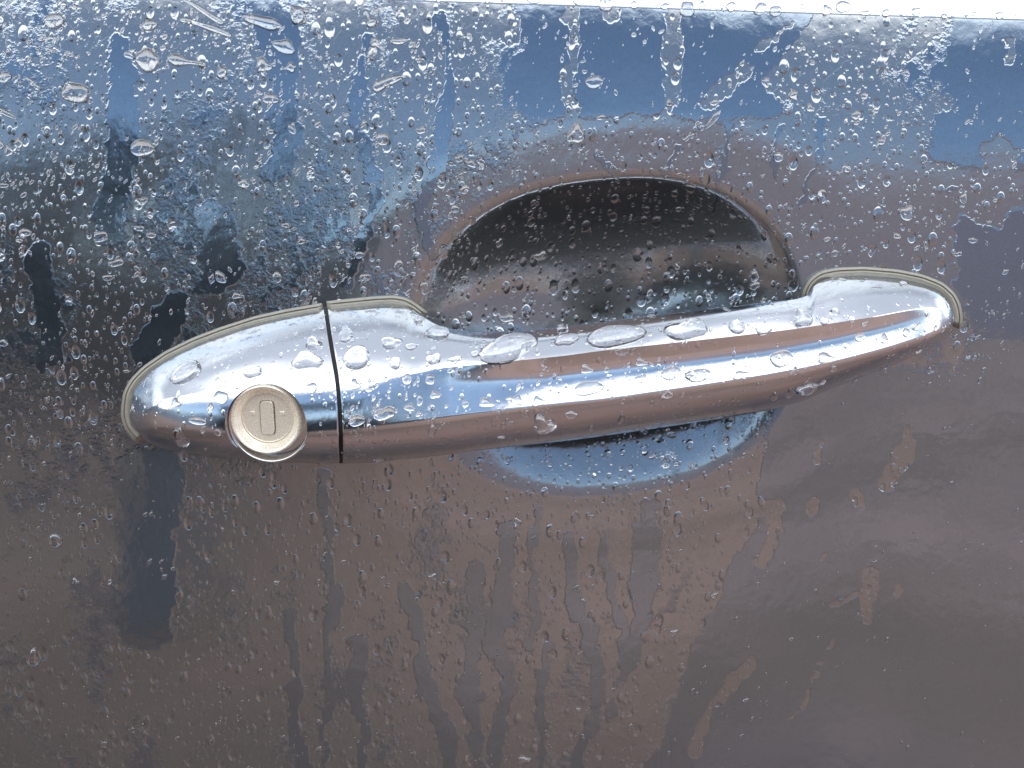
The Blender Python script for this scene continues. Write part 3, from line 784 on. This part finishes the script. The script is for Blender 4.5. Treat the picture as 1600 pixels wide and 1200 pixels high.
 (808, 815, 7, 9, 0, 'glinting drop under the left end of the recess'),
 (676, 901, 8, 7, 0, 'dark drop under the front foot'),
 (845, 400, 11, 8, 0, 'dark drop in the brown part of the recess'),
 (780, 380, 6, 8, 0, 'dark upright drop at the left side of the recess'),
 (792, 497, 14, 8, 0, 'dark drop just above the bar in the recess'),
]
for d in big: drop(*d[:5], d[5], 'single water drops on door and handle', .9)
nb = count[0]
edge_x = 640
while edge_x < 1600:
    edge_x += random.uniform(20, 50)
    drop(edge_x, -2 + (edge_x - 800) * .031 + random.uniform(-3, 7), random.uniform(4, 11), random.uniform(4, 9), random.uniform(-20, 20), 'water bead under the top trim ' + ('above the gap between lock cover and recess' if edge_x < 760 else 'above the left half of the recess' if edge_x < 955 else 'above the right half of the recess' if edge_x < 1240 else 'above the rear foot of the handle' if edge_x < 1480 else 'at the top right corner'), 'water beads under the top trim', 1.2)
# smaller beads one can still tell apart
def dens(px, py):
    """how thickly the middle sized beads stand in the photograph"""
    if py < 720 and px < 760: v = .9 if py < 330 else .65
    elif py < 280: v = .55
    elif py < 480 and px > 1250: v = .3
    elif 450 < py < 720: v = .6
    elif px < 1200 and py > 760: v = .2
    else: v = .06
    if px > 1200 and py > 600: v = .02
    if px < 520 and py > 300: v *= .6
    return v * min(1, max(.03, (float(fbm(v3, px / 45 + 7, py / 60, 3)) - .40) * 5))
random.seed(21)
tries = 0
while count[0] < 300 and tries < 20000:
    tries += 1
    px, py = random.uniform(-20, 1620), random.uniform(15, 1180)
    if random.random() > dens(px, py) or math.hypot(px - 424, py - 657) < 76: continue
    h = shoot(px, py)
    if not h: continue
    sz = random.uniform(3.6, 6.0)
    k = h[2]
    if k == 'door':
        inr = ((px - 955) / 300) ** 2 + ((py - 528) / 240) ** 2 < 1
        v_ = ('in the dark upper recess' if py < 560 else 'in the blue lower recess') if inr else \
             ('along the top' if py < 110 else 'high above the handle' if py < 260 else 'just above the handle' if py < 480 else 'level with the handle' if py < 720 else 'below the handle' if py < 900 else 'near the bottom edge')
        h_ = '' if inr else (', far left' if px < 200 else ', left of the joint' if px < 430 else ', over the joint' if px < 640 else ', left of the recess' if px < 760 else ', in line with the recess' if px < 1200 else ', far right')
        lab = 'small water bead on the door paint ' + v_ + h_
    else:
        v_ = 'the lock cover' if px < 520 else 'the front foot of the handle' if px < 690 else 'the left half of the bar' if px < 980 else 'the right half of the bar' if px < 1270 else 'the rear foot of the handle'
        lab = 'small water bead on ' + v_ + (', upper face' if py < float(smoothI(px, RIDGE)) else ', front face' if py < float(smoothI(px, LIP)) else ', brown lower face')
    drop(px, py, sz * random.uniform(.9, 1.3), sz * random.uniform(.6, .95), random.gauss(-60, 25), lab, 'small water beads on the door' if k == 'door' else 'small water beads on the handle', 1.0)
# fine spray nobody could count: one mesh
def spray(n, name, which, label):
    VV = []; FF = []; dv, df = dome(5, 10, 4, .62, .2); dv = np.array(dv); cnt = 0; tr = 0
    while cnt < n and tr < n * 12:
        tr += 1
        px, py = random.uniform(-60, 1660), random.uniform(10, 1260)
        if random.random() > dens(px, py) + .04 or math.hypot(px - 424, py - 657) < 74: continue
        h = shoot(px, py)
        if not h or (h[2] == 'door') != (which == 'door'): continue
        p, nn, k = h
        sz = min(4.2, .9 + random.expovariate(1.0)) * PXM
        m = frame(p, nn, random.gauss(-65, 22)); A = np.array(m.to_3x3()); el = random.uniform(1.0, 1.9)
        q = (dv * np.array([sz * el, sz * .75, sz * .8])) @ A.T + np.array(p)
        b0 = len(VV) * len(dv); VV.append(q); FF += [tuple(i + b0 for i in f) for f in df]; cnt += 1
    me_ = mesh(name, np.concatenate(VV), FF, water); o = link(name, me_); tag(o, label, 'spray', kind='stuff')
spray(3200, 'fine_spray', 'door', 'fine spray of rain on the door paint')
spray(2300, 'fine_spray', 'handle', 'fine spray of rain on the chrome handle')

# ------------------------------------------------------------------ what the wet metal mirrors: ground and trees behind the camera
def gmat():
    m, t, b = mat('damp_brown_ground'); g = N(t, 'ShaderNodeNewGeometry'); pos = g.outputs['Position']
    cr = N(t, 'ShaderNodeMix', data_type='RGBA'); cr.inputs['A'].default_value = (.175, .110, .088, 1); cr.inputs['B'].default_value = (.28, .178, .152, 1)
    f = ramp(t, noise(t, pos, .9, 6, .62), .35, .68); sx = N(t, 'ShaderNodeSeparateXYZ'); t.links.new(pos, sx.inputs[0])
    side = ramp(t, M(t, 'MULTIPLY_ADD', noise(t, pos, 1.4, 5), .8, sx.outputs[0]), -.55, .35, .25, 1.0)   # ground colour made darker on the left to darken the door's reflection
    f = M(t, 'MULTIPLY', f, side); left_dark = N(t, 'ShaderNodeMix', data_type='RGBA'); left_dark.inputs['A'].default_value = (.066, .042, .031, 1); left_dark.inputs['B'].default_value = (.16, .104, .079, 1)
    t.links.new(side, left_dark.inputs['Factor']); t.links.new(left_dark.outputs['Result'], cr.inputs['A'])
    t.links.new(f, cr.inputs['Factor']); t.links.new(cr.outputs['Result'], b.inputs['Base Color'])
    t.links.new(ramp(t, noise(t, pos, 1.3, 3), .4, .6, .75, .95), b.inputs['Roughness'])
    bu = N(t, 'ShaderNodeBump'); bu.inputs['Strength'].default_value = .5; bu.inputs['Distance'].default_value = .02
    t.links.new(noise(t, pos, 28, 5, .65), bu.inputs['Height']); t.links.new(bu.outputs[0], b.inputs['Normal']); return m
gm = gmat()
Vq = []; 
gx = np.concatenate([-np.geomspace(900, 4, 14), np.linspace(-3, 3, 13), np.geomspace(4, 900, 14)])
GX, GY = np.meshgrid(gx, gx); GZ = .04 * (fbm(v1, GX * .7 + 60, GY * .7 + 60) - .5) * np.clip(30 / (np.abs(GX) + np.abs(GY) + 1), 0, 1) - .02
go = link('ground', mesh('ground', np.stack([GX, GY, GZ], -1).reshape(-1, 3), gridF(*GX.shape), gm)); tag(go, kind='structure')
leafm, t, b = mat('leaves'); g = N(t, 'ShaderNodeNewGeometry')
cr = N(t, 'ShaderNodeMix', data_type='RGBA'); cr.inputs['A'].default_value = (.022, .042, .065, 1); cr.inputs['B'].default_value = (.05, .075, .09, 1)
t.links.new(noise(t, g.outputs['Position'], 1.1, 3), cr.inputs['Factor']); t.links.new(cr.outputs['Result'], b.inputs['Base Color']); setp(b, Roughness=.6)
bark, t, b = mat('bark'); setp(b, Base_Color=(.10, .10, .115, 1), Roughness=.9)
def tree(x, y, h, cr_r, label, trunk_r, cz=.58, n=2600):
    root = bpy.data.objects.new('tree', None); C.objects.link(root); root.location = (x, y, 0); tag(root, label, 'tree', 'trees mirrored in the wet paint')
    r_ = random.Random(int(x * 13 + y * 7)); V = []; F = []
    def limb(a_, b_, ra, rb, seg=8, n_=5):
        a_, b_ = Vector(a_), Vector(b_); ax = (b_ - a_).normalized(); u = ax.orthogonal().normalized(); v = ax.cross(u); s0 = len(V)
        for i in range(n_ + 1):
            q = i / n_; c = a_.lerp(b_, q) + u * .06 * math.sin(q * 5 + ra * 50); rr = ra + (rb - ra) * q
            for k in range(seg): th = 6.2832 * k / seg; V.append(tuple(c + u * rr * math.cos(th) + v * rr * math.sin(th)))
        for i in range(n_):
            for k in range(seg): F.append((s0 + i * seg + k, s0 + i * seg + (k + 1) % seg, s0 + (i + 1) * seg + (k + 1) % seg, s0 + (i + 1) * seg + k))
    limb((0, 0, -.1), (0.05 * h, 0, h * .62), trunk_r * 1.15, trunk_r * .5)
    cl = []
    for i in range(16):
        th = r_.uniform(0, 6.28); q = r_.uniform(.25, 1) * cr_r; z = h * cz + r_.uniform(-.30, .36) * h
        c = (q * math.cos(th), q * math.sin(th), z); cl.append((c, r_.uniform(.28, .5) * cr_r)); limb((0.03 * h, 0, h * (.3 + .25 * r_.random())), c, trunk_r * .35, trunk_r * .08, 6, 3)
    tk = link('trunk', mesh('trunk', V, F, bark), root)
    LV = []; LF = []
    for i in range(n):
        c, rr = r_.choice(cl); d = Vector((r_.gauss(0, 1), r_.gauss(0, 1), r_.gauss(0, .8))).normalized() * rr * r_.uniform(.5, 1.05)
        p = Vector(c) + d; u = Vector((r_.gauss(0, 1), r_.gauss(0, 1), r_.gauss(0, 1))).normalized(); v = u.orthogonal().normalized(); s0 = len(LV); s = cr_r * r_.uniform(.04, .085)
        LV += [tuple(p - u * s), tuple(p + v * s * .6), tuple(p + u * s), tuple(p - v * s * .6)]; LF.append((s0, s0 + 1, s0 + 2, s0 + 3))
    cw = link('crown', mesh('crown', LV, LF, leafm, False), root)
    return root
hm, t, b = mat('added_hills_tones'); g = N(t, 'ShaderNodeNewGeometry')
cr = N(t, 'ShaderNodeMix', data_type='RGBA'); cr.inputs['A'].default_value = (.045, .075, .115, 1); cr.inputs['B'].default_value = (.075, .105, .135, 1)
cr2 = N(t, 'ShaderNodeMix', data_type='RGBA'); sx = N(t, 'ShaderNodeSeparateXYZ'); t.links.new(g.outputs['Position'], sx.inputs[0])   # colours chosen for the reflection: dark blue on the left, mauve on the right
t.links.new(ramp(t, M(t, 'MULTIPLY_ADD', noise(t, g.outputs['Position'], .03, 4), 40.0, sx.outputs[0]), 0, 40), cr2.inputs['Factor']); cr2.inputs['B'].default_value = (.195, .172, .205, 1)
t.links.new(cr.outputs['Result'], cr2.inputs['A'])
t.links.new(noise(t, g.outputs['Position'], .08, 4), cr.inputs['Factor']); t.links.new(cr2.outputs['Result'], b.inputs['Base Color']); setp(b, Roughness=.9)
az = np.linspace(-math.pi, math.pi, 241); rr_ = np.array([110, 125, 150, 190, 240.]); hh_ = np.array([-2, .55, .85, 1.0, .6])
top = 19 + 10 * (fbm(v2, az * 3 + 40, az * 0 + 3, 5) - .35) * 2
top = top + 24 * np.exp(-((az + 1.22) / .30) ** 4) * (.9 + .35 * fbm(v3, az * 9 + 20, az * 0 + 5, 4))  # right-hand rise added to give the mauve band reflected above the recess
HV = np.array([[(r__ * math.cos(a_), r__ * math.sin(a_), (h__ * tp_ if h__ > 0 else -3) ) for a_, tp_ in zip(az, top)] for r__, h__ in zip(rr_, hh_)]).reshape(-1, 3)
ho = link('added_hills', mesh('added_hills', HV, gridF(5, 241), hm)); tag(ho, kind='structure')  # unseen ridge added to tone the horizon in the door's reflection
# the rest of the car: its cabin throws the shade in which this door stands
cb2, t, b = mat('car_body_paint'); setp(b, Base_Color=(.03, .035, .05, 1), Metallic=.6, Roughness=.15)
sec = [(.06, .30), (.02, .55), (.012, .68), (.03, .69), (.9, .69), (1.72, .69), (1.75, .45), (1.70, .25), (.9, .2)]
sec2 = [(.075, 1.006), (.13, 1.10), (.24, 1.34), (.30, 1.42), (.42, 1.455), (.9, 1.48), (1.35, 1.455), (1.5, 1.40), (1.7, 1.0), (.9, .98)]
def prism(sec, xa, xb, inset=0):
    V = []; 
    for x_, s__ in ((xa, .93), (xa + .35, 1), (xb - .35, 1), (xb, .93)):
        for y_, z_ in sec: V.append((x_, .9 + (y_ - .9) * s__, z_ * (s__ if z_ > .7 else 1)))
    n_ = len(sec); F = [(i * n_ + k, i * n_ + (k + 1) % n_, (i + 1) * n_ + (k + 1) % n_, (i + 1) * n_ + k) for i in range(3) for k in range(n_)]
    F += [tuple(range(n_)), tuple(3 * n_ + k for k in range(n_ - 1, -1, -1))]; return V, F
cr_ = bpy.data.objects.new('parked_car', None); C.objects.link(cr_); tag(cr_, 'dark parked car that the wet door belongs to', 'car')
for nm_, se_, a__, b__ in (('lower_body', sec, -1.9, 2.1), ('cabin', sec2, -1.1, 1.4)):
    v_, f_ = prism(se_, a__, b__); m_ = mesh(nm_, v_, f_, cb2); fix_normals(m_); sharp(m_, 30); link(nm_, m_, cr_)
tree(-.80, -2.1, 1.5, .55, 'small dark tree added nearest the car to darken the door reflection', .10, .70)  # added so trunk and crown make the dark reflected patch on the left
tree(-5.2, -8.0, 2.3, 1.5, 'round leafy tree left of the nearest one', .16)
tree(-1.9, -10.5, 2.5, 1.3, 'low leafy tree between two taller ones', .14)
print('drops', count[0], 'named', nb)
